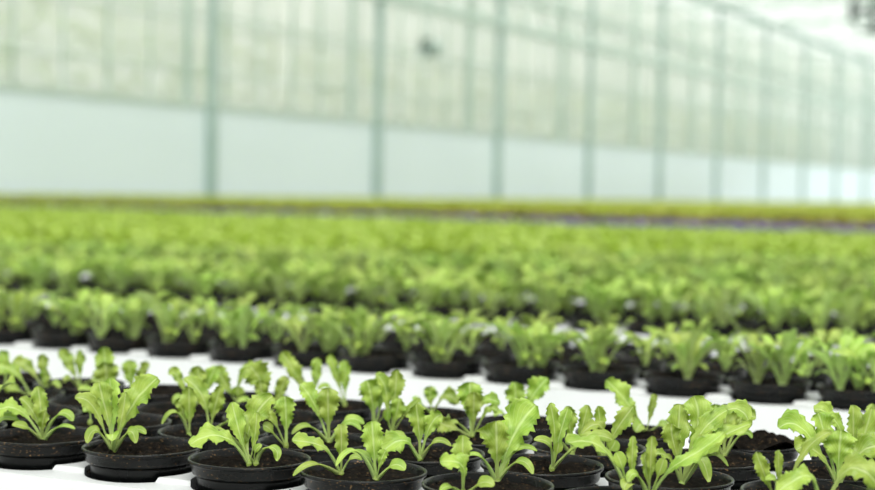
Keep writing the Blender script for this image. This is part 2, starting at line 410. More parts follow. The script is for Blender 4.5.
HERO = {
 (0, -4): {'look': 'small lettuce with a broad leaf arching left', 'plants': [((43, 441), [
    ('t', [(28, 412, 0), (14, 402, .5), (-4, 411, .5)], 22, 50), ('t', [(43, 418, -.3), (38, 386, -.6)], 17, 10),
    ('t', [(41, 425, .6), (46, 410, .8)], 12, 15), ('t', [(40, 425, -.5), (34, 408, -1.0), (20, 398, -1)], 14, 40),
    ('c', [(50, 414, .2), (66, 406, .3), (73, 421, .5)], 12, 60), ('c', [(52, 428, .6), (62, 422, .8), (75, 429, .9)], 7, 65),
    ('c', [(32, 430, .7), (24, 424, .9), (12, 425, 1.1)], 12, 55), ('c', [(24, 424, .2), (8, 408, .2), (-3, 423, .3)], 14, 55)])]},
 (0, -3): {'look': 'upright lettuce with toothed leaves at the left of its bare soil', 'plants': [((113, 452), [
    ('t', [(101, 428, .4), (97, 395, .5), (75, 398, .8)], 16, 25), ('t', [(112, 425, -.3), (102, 400, -.5), (99, 382, -.3)], 24, 15),
    ('t', [(112, 420, -.6), (110, 378, -.8)], 21, 10), ('t', [(122, 425, -.5), (130, 400, -.9), (158, 378, -1)], 32, 25),
    ('t', [(122, 425, .4), (126, 392, .4)], 13, -10), ('c', [(114, 440, 1.0), (113, 434, 1.3), (113, 430, 1.6), (112, 441, 1.9)], 15, 45),
    ('c', [(103, 436, .4), (94, 418, .5), (87, 443, .7)], 14, 55), ('c', [(124, 436, .9), (132, 420, 1.0), (136, 443, 1.2)], 13, 50),
    ('c', [(124, 432, -.2), (136, 424, 0), (146, 434, .1)], 11, 60)])]},
 (0, -2): {'look': 'toothed lettuce in a pot standing over a dark hole', 'plants': [((249, 465), [
    ('t', [(238, 446, .5), (232, 436, .8), (212, 428, 1.0), (190, 445, 1.2)], 25, 50), ('t', [(240, 438, .2), (232, 402, .1)], 17, 5),
    ('t', [(244, 440, -.8), (248, 415, -1.0), (273, 396, -1.2)], 27, 20), ('t', [(256, 440, .3), (257, 412, .5)], 12, -15),
    ('t', [(241, 455, -.5), (244, 438, -.6), (246, 432, -.5)], 10, 40)]),
    ((256, 465), [('c', [(258, 446, .4), (268, 444, .6), (281, 446, .8), (277, 461, 1.0)], 11, 65), ('c', [(252, 454, .3), (256, 448, .6), (262, 445, .6)], 9, 40),
    ('c', [(228, 428, -1), (216, 420, -1.2), (205, 438, -1.2)], 7, 60)])]},
 (0, -1): {'look': 'two lettuce seedlings with arching pale seed leaves', 'plants': [((341, 475), [
    ('t', [(332, 452, .6), (326, 444, .8), (312, 442, 1), (292, 441, 1.3)], 19, 50), ('t', [(342, 450, .4), (341, 424, .4)], 17, 5),
    ('c', [(326, 466, .9), (312, 455, 1.2), (293, 476, 1.6)], 9, 60), ('c', [(346, 462, -.5), (352, 452, -.6), (362, 460, -.6)], 8, 50)]),
    ((376, 481), [('t', [(374, 450, .2), (372, 421, .3)], 24, 5), ('c', [(364, 445, .9), (348, 442, 1.1), (336, 466, 1.3)], 8, 60),
    ('c', [(384, 470, .5), (396, 458, .7), (405, 470, .9)], 15, 45), ('c', [(378, 465, -.8), (366, 452, -1), (352, 452, -1)], 12, 60), ('t', [(380, 460, .5), (386, 450, .7)], 11, 10)])]},
 (0, 0): {'look': 'lettuce with one broad fan-shaped leaf and a pale one behind', 'plants': [((497, 483), [
    ('t', [(497, 452, .6), (496, 421, .7)], 33, 5), ('t', [(504, 462, -.3), (510, 430, -.8), (536, 405, -1.2)], 38, 20),
    ('c', [(508, 455, -.3), (518, 440, -.3), (537, 451, -.2)], 10, 60), ('c', [(508, 464, .2), (524, 450, .5), (533, 474, .9)], 11, 50),
    ('c', [(488, 462, .7), (480, 448, .8), (464, 457, 1.0)], 7, 60), ('t', [(503, 470, -.2), (507, 455, -.4)], 9, 10)]),
    ((463, 495), [('t', [(462, 462, .5), (463, 435, .4)], 20, 5), ('t', [(462, 474, 1.1), (472, 458, 1.4), (440, 462, 1.8)], 22, 45),
    ('c', [(474, 490, .7), (482, 476, 1), (494, 486, 1.2)], 16, 45), ('c', [(455, 488, 1), (448, 482, 1.3), (440, 492, 1.5)], 10, 60)])]},
 (0, 1): {'look': 'lettuce with long bending stalks and two narrow upright leaves', 'plants': [((630, 497), [
    ('t', [(620, 470, .5), (606, 440, .6), (590, 438, .6), (566, 444, .8)], 22, 55), ('t', [(632, 465, .4), (633, 436, .4)], 12, -20),
    ('c', [(634, 488, 1.2), (628, 474, 1.6), (624, 490, 2.0)], 16, 60), ('c', [(624, 474, .4), (620, 458, .3), (616, 452, .3)], 15, 20)]),
    ((649, 499), [('t', [(650, 470, .6), (652, 436, .5)], 14, -10), ('t', [(662, 478, .3), (672, 458, .6), (694, 462, .9), (724, 432, .8)], 26, 50),
    ('c', [(643, 480, .9), (634, 464, 1.1), (628, 482, 1.2)], 13, 60), ('c', [(656, 482, .8), (662, 466, .8), (664, 458, .9)], 13, 30), ('t', [(650, 482, .2), (644, 470, .2), (645, 452, 0)], 10, 10)])]},
 (0, 2): {'look': 'lettuce at the bottom edge with a tall stalk bending right', 'plants': [((778, 505), [
    ('t', [(766, 480, .5), (756, 452, .5)], 16, -15), ('t', [(779, 470, .1), (778, 450, .1)], 9, -25), ('c', [(776, 486, .9), (780, 474, 1.1), (765, 480, 1.4)], 12, 60),
    ('t', [(790, 480, .3), (800, 452, .4), (812, 438, .4), (832, 432, .4)], 13, 40)]),
    ((822, 512), [('t', [(815, 485, .7), (818, 462, .9), (796, 478, 1.2), (778, 492, 1.5)], 26, 50), ('t', [(838, 484, .6), (842, 458, .8), (862, 462, 1.2), (880, 488, 1.5)], 34, 45)])]},
 (1, -5): {'look': 'pot of dark soil mostly hidden behind the far left front pot', 'plants': []},
 (1, -4): {'look': 'pot of dark soil with a pale leaf, half hidden', 'plants': [((90, 424), [('c', [(92, 414, 0), (88, 404, 0), (84, 412, .3)], 10, 50)])]},
 (1, -3): {'look': 'two-seedling lettuce with a hooked seed leaf on the left', 'plants': [((189, 437), [
    ('t', [(190, 415, .3), (189, 387, .3)], 19, 5), ('c', [(184, 412, .5), (172, 402, .6), (162, 424, .8)], 7, 60), ('t', [(184, 415, -.5), (180, 398, -.6)], 15, 15)]),
    ((210, 432), [('t', [(213, 412, .2), (221, 386, .3)], 18, 10), ('t', [(206, 410, -.2), (208, 392, -.5), (184, 378, -.8)], 20, 30), ('c', [(222, 424, .4), (230, 418, .5), (241, 420, .6)], 8, 60)])]},
 (1, -2): {'look': 'two-seedling lettuce with tall toothed paddle leaves', 'plants': [((286, 447), [
    ('t', [(287, 420, 0), (285, 396, 0)], 24, 5), ('t', [(276, 425, .2), (272, 408, .4), (258, 414, .6)], 14, 20), ('c', [(274, 436, .4), (268, 424, .4), (263, 426, .4)], 12, 30)]),
    ((329, 443), [('t', [(328, 415, .2), (328, 388, .3)], 25, 5), ('t', [(320, 415, -.3), (312, 395, -.5), (300, 384, -.6)], 18, 20),
    ('c', [(316, 428, .5), (306, 418, .7), (292, 434, .9)], 9, 60), ('c', [(338, 430, .1), (348, 414, .1), (361, 430, .1)], 10, 60), ('c', [(340, 424, -.4), (348, 412, -.6), (364, 424, -.7)], 13, 55)])]},
 (1, -1): {'look': 'lettuce with a fork of two tall leaves and a pale one low on the left', 'plants': [((420, 460), [
    ('t', [(420, 430, 0), (416, 404, 0)], 22, 5), ('t', [(426, 435, .3), (430, 418, .4), (442, 414, .4)], 20, 5),
    ('t', [(408, 445, .7), (412, 436, .9), (396, 436, 1), (377, 457, 1.3)], 26, 45), ('c', [(427, 450, .5), (434, 432, .7), (451, 446, .8)], 10, 60), ('c', [(410, 442, -.3), (402, 428, -.4), (386, 440, -.4)], 13, 55)])]},
 (1, 0): {'look': 'lettuce with a narrow saw-edged leaf and an oval seed leaf', 'plants': [((552, 470), [
    ('t', [(556, 445, .1), (556, 425, .3), (550, 403, .3)], 15, 5), ('c', [(554, 450, .8), (552, 438, .9), (534, 440, 1.1)], 13, 55),
    ('t', [(562, 455, .5), (578, 446, .5), (590, 428, .5), (612, 440, .5)], 17, 50), ('c', [(558, 450, .2), (559, 442, .2)], 11, 10), ('t', [(556, 444, -.9), (568, 408, -1.2)], 15, 5)])]},
 (1, 1): {'look': 'biggest and bushiest lettuce with crowded overlapping leaves', 'plants': [((682, 485), [
    ('t', [(679, 455, .4), (668, 432, .4), (672, 424, .5)], 22, 5), ('t', [(688, 450, .2), (700, 425, .1), (728, 410, 0)], 23, 35), ('t', [(692, 448, -.5), (705, 420, -.8), (694, 396, -.8)], 28, 10),
    ('t', [(692, 440, -.8), (722, 396, -1), (742, 404, -.6), (748, 420, -.5)], 22, 45), ('t', [(696, 462, .6), (705, 440, .8), (752, 424, .8)], 22, 55), ('t', [(676, 440, -.6), (680, 404, -.9)], 24, 5),
    ('c', [(692, 458, .8), (702, 444, 1), (709, 482, 1.4)], 15, 50), ('c', [(698, 466, .1), (710, 438, 0), (728, 466, .1)], 8, 60), ('t', [(676, 465, .2), (668, 450, .2), (652, 455, .2)], 12, 50), ('t', [(688, 440, .2), (712, 428, .6), (716, 455, .9)], 20, 35)])]},
 (1, 2): {'look': 'broad-leaved lettuce near the lower right corner', 'plants': [((838, 488), [
    ('t', [(838, 455, .2), (841, 430, .2)], 30, 5), ('t', [(828, 460, .4), (812, 440, .4), (796, 450, .4)], 24, 45), ('t', [(824, 455, -.3), (812, 440, -.4), (798, 412, -.5), (779, 428, -.3)], 24, 35),
    ('t', [(848, 465, -.2), (862, 440, -.2), (888, 448, -.2)], 32, 45), ('t', [(830, 455, -.6), (822, 425, -.9), (818, 412, -.9)], 24, 15), ('t', [(846, 465, .5), (856, 458, .7), (872, 470, 1)], 18, 50)])]},
 (2, -6): {'look': 'softly blurred lettuce at the left photo edge', 'plants': [((30, 396), [
    ('t', [(24, 380, .3), (12, 362, .3), (-8, 368, .4)], 17, 35), ('t', [(14, 388, .5), (4, 384, .7)], 14, 30)]),
    ((44, 391), [('t', [(45, 370, 0), (42, 354, 0)], 14, 5), ('t', [(46, 385, .3), (45, 369, .3)], 12, 5), ('t', [(38, 378, -.3), (28, 362, -.5), (12, 362, -.5)], 16, 30), ('c', [(50, 384, .3), (54, 378, .4), (60, 388, .5)], 9, 60)])]},
 (2, -5): {'look': 'softly blurred lettuce with a dark lobed leaf', 'plants': [((108, 402), [
    ('t', [(108, 384, 0), (105, 362, .2)], 26, 15), ('t', [(106, 375, -.4), (104, 347, -.5)], 20, 10), ('c', [(96, 392, .3), (88, 386, .5), (78, 390, .6)], 10, 60)])]},
 (2, -4): {'look': 'softly blurred lettuce with its tips over the white gap', 'plants': [((192, 410), [
    ('t', [(186, 390, 0), (178, 376, 0), (170, 368, 0)], 12, 20), ('t', [(196, 388, 0), (199, 366, 0)], 18, 10), ('t', [(206, 390, -.3), (216, 366, -.4)], 15, 10), ('c', [(183, 398, .3), (178, 392, .4), (174, 404, .5)], 10, 50)])]},
 (2, -3): {'look': 'blurred lettuce with one large pale leaf', 'plants': [((270, 416), [
    ('t', [(266, 390, 0), (262, 378, .2), (250, 366, .4)], 28, 10), ('t', [(262, 400, .5), (260, 380, .5)], 14, 5), ('t', [(278, 400, .1), (286, 376, .1)], 14, 5), ('c', [(252, 402, .3), (246, 396, .4), (238, 402, .5)], 10, 60)])]},
 (2, -2): {'look': 'lettuce with a dark green fan leaf and an arching one', 'plants': [((374, 428), [
    ('t', [(374, 400, .3), (367, 380, .3)], 30, 5), ('t', [(382, 410, -.3), (382, 390, -.5), (378, 372, -.5)], 14, 20), ('c', [(384, 415, .2), (392, 408, .3)], 8, 20)]),
    ((392, 434), [('t', [(396, 415, .4), (400, 398, .5)], 16, 5), ('t', [(392, 405, -.2), (398, 385, -.4), (396, 370, -.4)], 17, 5), ('t', [(384, 415, -.3), (392, 382, -.4), (376, 376, -.4)], 15, 35), ('c', [(386, 420, .6), (388, 410, .6)], 8, 10), ('c', [(400, 420, .4), (408, 410, .4), (420, 398, .4)], 9, 30)])]},
 (2, -1): {'look': 'lettuce with a tall central leaf and stalks spread like a Y', 'plants': [((472, 437), [
    ('t', [(474, 415, .3), (474, 392, .3)], 17, 5), ('t', [(470, 410, -.2), (470, 382, -.4)], 26, 10), ('t', [(482, 420, 0), (488, 400, .1), (498, 412, .3)], 10, 45), ('t', [(476, 405, -.3), (484, 392, -.3), (500, 404, -.2)], 13, 40),
    ('t', [(458, 432, .5), (452, 420, .6), (440, 432, .7), (440, 416, .8)], 20, 25), ('c', [(462, 425, .1), (454, 416, .1), (448, 428, .3)], 8, 60)])]},
 (2, 0): {'look': 'lettuce with pale crossing leaves behind the sharp row', 'plants': [((572, 456), [
    ('t', [(570, 430, .2), (568, 406, .2)], 15, 5), ('t', [(580, 440, 0), (584, 420, 0), (588, 405, -.1)], 14, 10), ('c', [(562, 442, .3), (558, 434, .3), (550, 442, .5)], 9, 60)]),
    ((602, 459), [('t', [(602, 430, 0), (598, 406, 0)], 13, -10), ('t', [(610, 440, .1), (618, 425, .1), (634, 406, 0)], 20, 15), ('t', [(608, 428, .4), (600, 414, .5), (582, 434, .7)], 15, 50), ('c', [(596, 446, .6), (590, 438, .7), (584, 438, .7)], 8, 50), ('c', [(612, 450, .4), (616, 440, .4)], 16, 20)])]},
 (2, 1): {'look': 'lettuce behind the bushiest one, only its right tips showing', 'plants': [((724, 458), [
    ('t', [(724, 435, 0), (726, 404, 0)], 24, 10), ('t', [(732, 435, 0), (742, 410, 0), (756, 418, .2)], 20, 40), ('c', [(734, 440, .2), (745, 424, .3), (752, 438, .4)], 10, 60), ('t', [(714, 435, 0), (704, 408, 0)], 22, 10)])]},
 (2, 2): {'look': 'lettuce near the right edge with tall paddle leaves', 'plants': [((852, 470), [
    ('t', [(854, 440, 0), (853, 405, 0)], 19, 5), ('t', [(862, 445, 0), (872, 408, 0)], 22, 5), ('t', [(846, 445, 0), (834, 405, 0), (814, 410, 0)], 20, 40), ('t', [(844, 442, .3), (838, 412, .4), (826, 418, .5)], 15, 30)])]},
 (3, -7): {'look': 'small blurred lettuce at the far left', 'plants': [((6, 386), [('t', [(6, 370, 0), (2, 350, 0)], 15, 10), ('t', [(12, 375, 0), (24, 358, 0)], 14, 20)])]},
 (3, -6): {'look': 'blurred lettuce with two pointed leaves forming a V', 'plants': [((80, 388), [
    ('t', [(74, 370, 0), (60, 350, 0)], 16, 15), ('t', [(80, 370, .1), (80, 350, .1)], 12, 5), ('c', [(72, 380, .3), (68, 374, .4), (64, 382, .5)], 9, 55), ('c', [(88, 382, .3), (94, 376, .4), (100, 384, .5)], 9, 55)])]},
 (3, -5): {'look': 'blurred lettuce beside a dark mound of soil', 'plants': [((132, 396), [
    ('t', [(131, 380, 0), (129, 360, 0)], 18, 5), ('t', [(138, 380, 0), (148, 362, 0)], 13, 5)])]},
 (3, -4): {'look': 'blurred lettuce with three upright lobes', 'plants': [((238, 404), [
    ('t', [(228, 390, 0), (216, 366, 0)], 18, 5), ('t', [(236, 385, 0), (240, 372, 0), (256, 364, 0)], 12, 20), ('c', [(238, 396, .2), (238, 386, .2)], 16, 10), ('t', [(226, 385, -.3), (212, 366, -.4)], 10, 10)])]},
 (3, -3): {'look': 'tallest back-row lettuce with two long upright leaves', 'plants': [((345, 406), [
    ('t', [(338, 380, 0), (330, 354, 0)], 13, 5), ('t', [(345, 385, .2), (345, 360, .2)], 14, 5), ('c', [(334, 390, .2), (326, 380, .3), (318, 390, .4)], 9, 60)]),
    ((312, 404), [('t', [(316, 380, 0), (318, 358, 0)], 13, 15), ('t', [(302, 385, 0), (294, 372, 0), (282, 352, 0)], 18, 20), ('t', [(304, 388, .3), (298, 376, .3)], 10, 10)])]},
 (3, -2): {'look': 'low blurred lettuce with a drooping pale leaf', 'plants': [((432, 414), [
    ('t', [(440, 400, .2), (446, 386, .3), (458, 404, .4)], 16, 35), ('t', [(430, 400, 0), (430, 386, 0)], 14, 10), ('c', [(424, 406, .2), (418, 400, .3), (412, 398, .3)], 9, 50)])]},
 (3, -1): {'look': 'blurred lettuce with a dark square leaf and a pale pointed one', 'plants': [((518, 424), [
    ('t', [(516, 405, .2), (515, 382, .3)], 23, 5), ('t', [(528, 405, -.2), (534, 390, -.3), (548, 378, -.3)], 21, 10), ('c', [(506, 416, .2), (500, 408, .3), (494, 416, .4)], 9, 60)])]},
 (3, 0): {'look': 'lettuce with a curled narrow leaf against the white gap', 'plants': [((646, 434), [
    ('t', [(650, 415, 0), (655, 394, 0)], 10, -20), ('c', [(644, 424, .7), (640, 420, .9), (636, 432, 1.3)], 16, 40), ('c', [(656, 428, .1), (662, 418, .2), (670, 430, .3)], 11, 50),
    ('t', [(638, 418, 0), (626, 398, 0), (606, 380, 0)], 22, 25), ('t', [(636, 420, .2), (628, 408, .3)], 9, 20)])]},
 (3, 1): {'look': 'pot with a bare raised mound of soil, no leaves on its right', 'plants': [((712, 444), [('t', [(714, 425, 0), (716, 404, 0)], 20, 10)])]},
 (3, 2): {'look': 'blurred lettuce cut by the right photo edge', 'plants': [((866, 456), [('t', [(868, 430, 0), (874, 404, 0)], 20, 5), ('t', [(858, 440, 0), (852, 415, 0)], 14, 5)])]},
}
MOUND = {(3, 1)}

S = 1.076*D                               # pot spacing along a row
def row_w(g, r): return (10.69 + 1.025*r + 7.87*g)*D
def col_r(g, k): return (-4.97*D if g == 0 else -9.26*D if g == 1 else -9.26*D + .04*g*D) + k*S
def new_pot(x, y, soil, rz=0):
    t = empty('potted_lettuce', (x, y, RIM-POTH))
    link('pot', POT_MESH, t, (0, 0, POTH), rz)
    link('soil', SOILS[soil], t, (0, 0, POTH), rz*1.7)
    return t
ORD = ['first', 'second', 'third', 'fourth', 'fifth', 'sixth', 'seventh', 'eighth', 'ninth', 'tenth', 'eleventh', 'twelfth', 'thirteenth', 'fourteenth', 'fifteenth', 'sixteenth', 'seventeenth', 'eighteenth']
ROWN = ['front row', 'second row', 'third row', 'back row']

# prototypes for plants that are not individually observed
rnd = random.Random(4)
PROTO2 = [plant_leaves(100+i, 1.0+.1*(i % 3), 2) for i in range(7)]      # detailed, kept as separate leaves
LEAFMESH = []
for gl in PROTO2:
    row = []
    for g in gl:
        o = leaf_obj(g, LEAF, None); row.append(o.data); bpy.data.objects.remove(o)
    LEAFMESH.append(row)
def merged_mesh(geos, m, name):
    o = leaf_obj(merge(geos), m, None, name); me = o.data; bpy.data.objects.remove(o); return me
PROTO1 = [merged_mesh(plant_leaves(200+i, 1.1, 1, nt=6, spread=1.3, wid=.72), FARLEAF, 'seedling') for i in range(9)]
PROTO0 = [merged_mesh(plant_leaves(300+i, 1.15, 1, nt=7, spread=1.25, wid=.95), FARLEAF, 'seedling') for i in range(9)]

def add_seedling_leaves(t, loc, i, rz, sc):
    """detailed seedling: crown with separate leaves below it"""
    s = link('seedling', CROWN, t, loc, rz, sc)
    for me in LEAFMESH[i]: link('leaf', me, s)
    return s
def hero_seedling(t, base_px, leaves):
    """seedling read off the photograph leaf by leaf; points are (x px, y px, cm towards the camera)"""
    b = at_height(base_px[0], base_px[1], SOILZ)
    zb = project(b)[2]
    s = link('seedling', CROWN, t, b - Vector(t.location))
    for n, (kind, pts, wpx, tilt) in enumerate(leaves):
        P = [Vector((0, 0, 0))] + [at_depth(px, py, zb - dz*.01) - b for (px, py, dz) in pts]
        lat = (P[-1] - P[0]).dot(RIGHT); lat = max(-1, min(1, lat/.03))
        a = math.radians(tilt)
        nrm = -FWD*math.cos(a) + UP*math.sin(a) - RIGHT*lat*.25
        g = leaf_geo(P, wpx/F*zb*.89, nrm, 'true' if kind == 't' else 'cot', int(base_px[0])*13+n, 46 if kind == 't' else 18, 5 if kind == 't' else 3,
                     .26, .34, .19 if kind == 't' else 0)
        leaf_obj(g, LEAF, s)
    return s

# ------------------------------------------------------------------ first three strips of pots
NEAR = 0
green_rest = []
pots0 = {}
front = []
for g in range(0, 13):
    for r in range(4):
        y = row_w(g, r)
        cand = []
        for k in range(-110, 12):
            x = col_r(g, k) + rnd.uniform(-.001, .001)
            if 'limit' and y/D > 76.5 - .265*(x/D + 15.7): continue
            px, py, z = project((x, y, RIM))
            m = .075/z*F
            if px < -m or px > 875+m or py - .085/z*F > 490: continue
            if x < -11.6: continue
            cand.append((x, y, k, px, py, z))
        for n, c in enumerate(cand): front.append((g, r, n, len(cand)) + c)
near = sorted(front, key=lambda c: c[-1])
near_set = near[:300]; green_rest = near[300:]
STRIPN = ['nearest', 'second', 'third', 'fourth', 'fifth', 'sixth', 'seventh', 'eighth', 'ninth']
for (g, r, n, tot, x, y, k, px, py, z) in near_set:
    rr = random.Random(int(g*1000+r*100+k+50))
    hero = HERO.get((r, k)) if g == 0 else None
    soil = rr.randrange(5)
    if g == 0 and (r, k) in MOUND: soil = 5
    t = new_pot(x, y, soil, rr.uniform(0, 6.28))
    if hero:
        for bp, lv in hero['plants']: hero_seedling(t, bp, lv)
    elif g == 0:
        for q in range(rr.choice((1, 2))):
            add_seedling_leaves(t, (rr.uniform(-.02, .02), rr.uniform(-.02, .02), POTH-.006), rr.randrange(7), rr.uniform(0, 6.28), rr.uniform(.85, 1.1))
    else:
        for q in range((3 if r == 0 else 1) if g == 1 else 2):
            link('seedling', (PROTO1 if g == 1 else PROTO0)[rr.randrange(9)], t, (rr.uniform(-.027, .027), rr.uniform(-.02, .02), POTH-.0045), rr.uniform(0, 6.28), rr.uniform(.85, 1.05)*(1.0 if r == 0 else .78 if g == 1 else .97))
    if g == 0:
        look = hero['look'] if hero and 'look' in hero else 'young green lettuce in a black pot'
        lab = f"{look}"
        grp = 'potted lettuces in the nearest white tray'
    elif g == 1 and r == 0:
        lab = f"blurred potted lettuce, {ORD[n]} from the left in the front row beyond the white gap"
        grp = 'potted lettuces in the front row beyond the white gap'
    elif g == 1:
        lab = f"blurred potted lettuce in the {ROWN[r]} of the second tray"
        grp = f"potted lettuces in the {ROWN[r]} of the second tray"
    else:
        lab = f"blurred green potted lettuce in the {STRIPN[g] if g < 9 else 'far'} planting strip"
        grp = f"green potted lettuces in the {STRIPN[g] if g < 9 else 'far'} planting strip"
    tag(t, lab, 'potted plant', grp)

# ------------------------------------------------------------------ merged distant plants (nobody could count them)
def low_plant(seed, pot=True, size=1.15):
    g = []
    rr = random.Random(seed)
    for q in range(2):
        g += plant_leaves(seed*5+q, size, 0, nt=6, spread=.85, base=(rr.uniform(-.025, .025), rr.uniform(-.025, .025), -.006))
    V, Fc, U, B = merge(g)
    nleaf = len(Fc)
    if pot:
        b = MB(); b.lathe([(.0385, -POTH), (.047, -.004), (.05, 0), (.045, -.005)], 10)
        k = len(V); V = V + b.v; U = U + [(0, 0)]*len(b.v); B = B + [0]*len(b.v)
        Fc = Fc + [tuple(i+k for i in q) for q in b.f if len(q) == 4]
        e = k + 3*10; Fc.append(tuple(range(e, e+10)))
    return V, Fc, U, B, nleaf
def field_mesh(name, places, mleaf, protos, tall=None):
    """places: (x, y, scale, rz); one mesh with every plant in it"""
    Vs, Us, Bs, loops, sizes, mats_i = [], [], [], [], [], []
    off = 0
    arr = []
    for V, Fc, U, B, nl in protos:
        arr.append((np.array([tuple(v) for v in V], dtype=np.float32), np.concatenate([np.array(q, dtype=np.int32) for q in Fc]),
                    np.array([len(q) for q in Fc], dtype=np.int32), np.array(U, dtype=np.float32), np.array(B, dtype=np.float32),
                    np.array([0]*nl + [1]*(len(Fc)-nl), dtype=np.int32)))
    rr = random.Random(len(places))
    for (x, y, s, rz) in places:
        v, l, z, u, b, mi = arr[rr.randrange(len(arr))]
        c, sn = math.cos(rz)*s, math.sin(rz)*s
        w = np.empty_like(v); w[:, 0] = v[:, 0]*c - v[:, 1]*sn + x; w[:, 1] = v[:, 0]*sn + v[:, 1]*c + y; w[:, 2] = v[:, 2]*(tall or (.5+.5*s)) + (RIM if not tall else BENCH+.0005+POTH*tall)
        Vs.append(w); loops.append(l+off); sizes.append(z); Us.append(u[l]); Bs.append(b); mats_i.append(mi); off += len(v)
    V = np.concatenate(Vs); Lp = np.concatenate(loops); Z = np.concatenate(sizes)
    me = bpy.data.meshes.new(name)
    me.vertices.add(len(V)); me.vertices.foreach_set('co', V.ravel())
    me.loops.add(len(Lp)); me.loops.foreach_set('vertex_index', Lp)
    me.polygons.add(len(Z)); me.polygons.foreach_set('loop_start', np.concatenate(([0], np.cumsum(Z)[:-1])).astype(np.int32))
    me.polygons.foreach_set('material_index', np.concatenate(mats_i))
    uvl = me.uv_layers.new(name='UVMap'); uvl.data.foreach_set('uv', np.concatenate(Us).ravel())
    me.update(calc_edges=True)
    at = me.attributes.new('under', 'FLOAT', 'POINT'); at.data.foreach_set('value', np.concatenate(Bs))
    me.materials.append(mleaf); me.materials.append(POT)
    me.polygons.foreach_set('use_smooth', [True]*len(Z)); me.validate()
    o = bpy.data.objects.new(name, me); C.objects.link(o); return o
LOW = [low_plant(i) for i in range(8)]
pl = [(c[4], c[5], rnd.uniform(.95, 1.2), rnd.uniform(0, 6.28)) for c in green_rest]
if pl:
    o = field_mesh('lettuce_field', pl, FARLEAF, LOW)
    tag(o, 'mass of blurred green lettuces filling the middle of the bench', 'lettuce plants', kind='stuff')

# purple and yellow crops beyond the green ones
def crop(name, lo, hi, mat, seed, label_ind, label_stuff, grp, cat='potted plant', keep=300, mixmat=None):
    rr = random.Random(seed)
    pts = []
    y = 7.0
    while y < 62:
        dz0 = max(0, y-10)
        step = S if y < 16 else S*1.6 if y < 25 else S*3.0
        x = -11.75
        while x < -.2:
            base = (76.5 - .265*(x/D + 15.7))*D
            q = y - base
            kk = max(.5, min(2.4, 1.05 + (x+8.9)/7.3*1.3))/1.9
            if lo*kk <= q < hi*kk:
                px, py, z = project((x, y, RIM+.05))
                m = .1/z*F
                if -m < px < 875+m: pts.append((z, x+rr.uniform(-.01, .01), y+rr.uniform(-.01, .01), step/S))
            x += step
        y += step
    pts.sort()
    protos = [merged_mesh([(p[0], p[1], p[2], p[3])], mat, 'seedling_cluster') for p in [low_plant(seed*9+i) for i in range(4)]]
    for me in protos:
        me.materials.append(POT)
    for i, me in enumerate(protos):
        nl = low_plant(seed*9+i)[4]
        me.polygons.foreach_set('material_index', [0]*nl + [1]*(len(me.polygons)-nl))
    for (z, x, y, s) in pts[:keep]:
        o = bpy.data.objects.new(name, protos[rr.randrange(4)]); C.objects.link(o)
        o.location = (x, y, BENCH+.0005+POTH*(1.05 if name != 'yellow_lettuce' else 1.55)); o.rotation_euler.z = rr.uniform(0, 6.28); s_ = rr.uniform(1.0, 1.25)*(1+.5*(s-1)); o.scale = (s_, s_, 1.05 if name != 'yellow_lettuce' else 1.55)
        tag(o, label_ind, cat, grp)
    rest = [(x, y, (1.1 if s < 1.3 else .85*s+.2), rr.uniform(0, 6.28)) for (z, x, y, s) in pts[keep:]]
    if rest:
        o = field_mesh(name + '_field', rest, mat, [low_plant(seed*9+i) for i in range(5)], 1.6 if name == 'yellow_lettuce' else 1.05)
        tag(o, label_stuff, 'lettuce plants', kind='stuff')
    print(name, len(pts))
crop('red_lettuce', .0, 1.9, PURPLE, 3, 'dark purple lettuce in the thin far band across the bench', 'rest of the dark purple lettuces in the thin far band', 'purple lettuces in the far band')
crop('rusty_lettuce', 1.9, 2.9, REDLEAF, 5, 'rusty brown-green lettuce just behind the purple band', 'rest of the rusty lettuces behind the purple band', 'rusty lettuces behind the purple band', keep=150)
crop('yellow_lettuce', 2.9, 99, YELLOW, 7, 'yellow-green lettuce in the crop in front of the white screen', 'yellow-green lettuces stretching away along the white screen', 'yellow-green lettuces by the white screen')

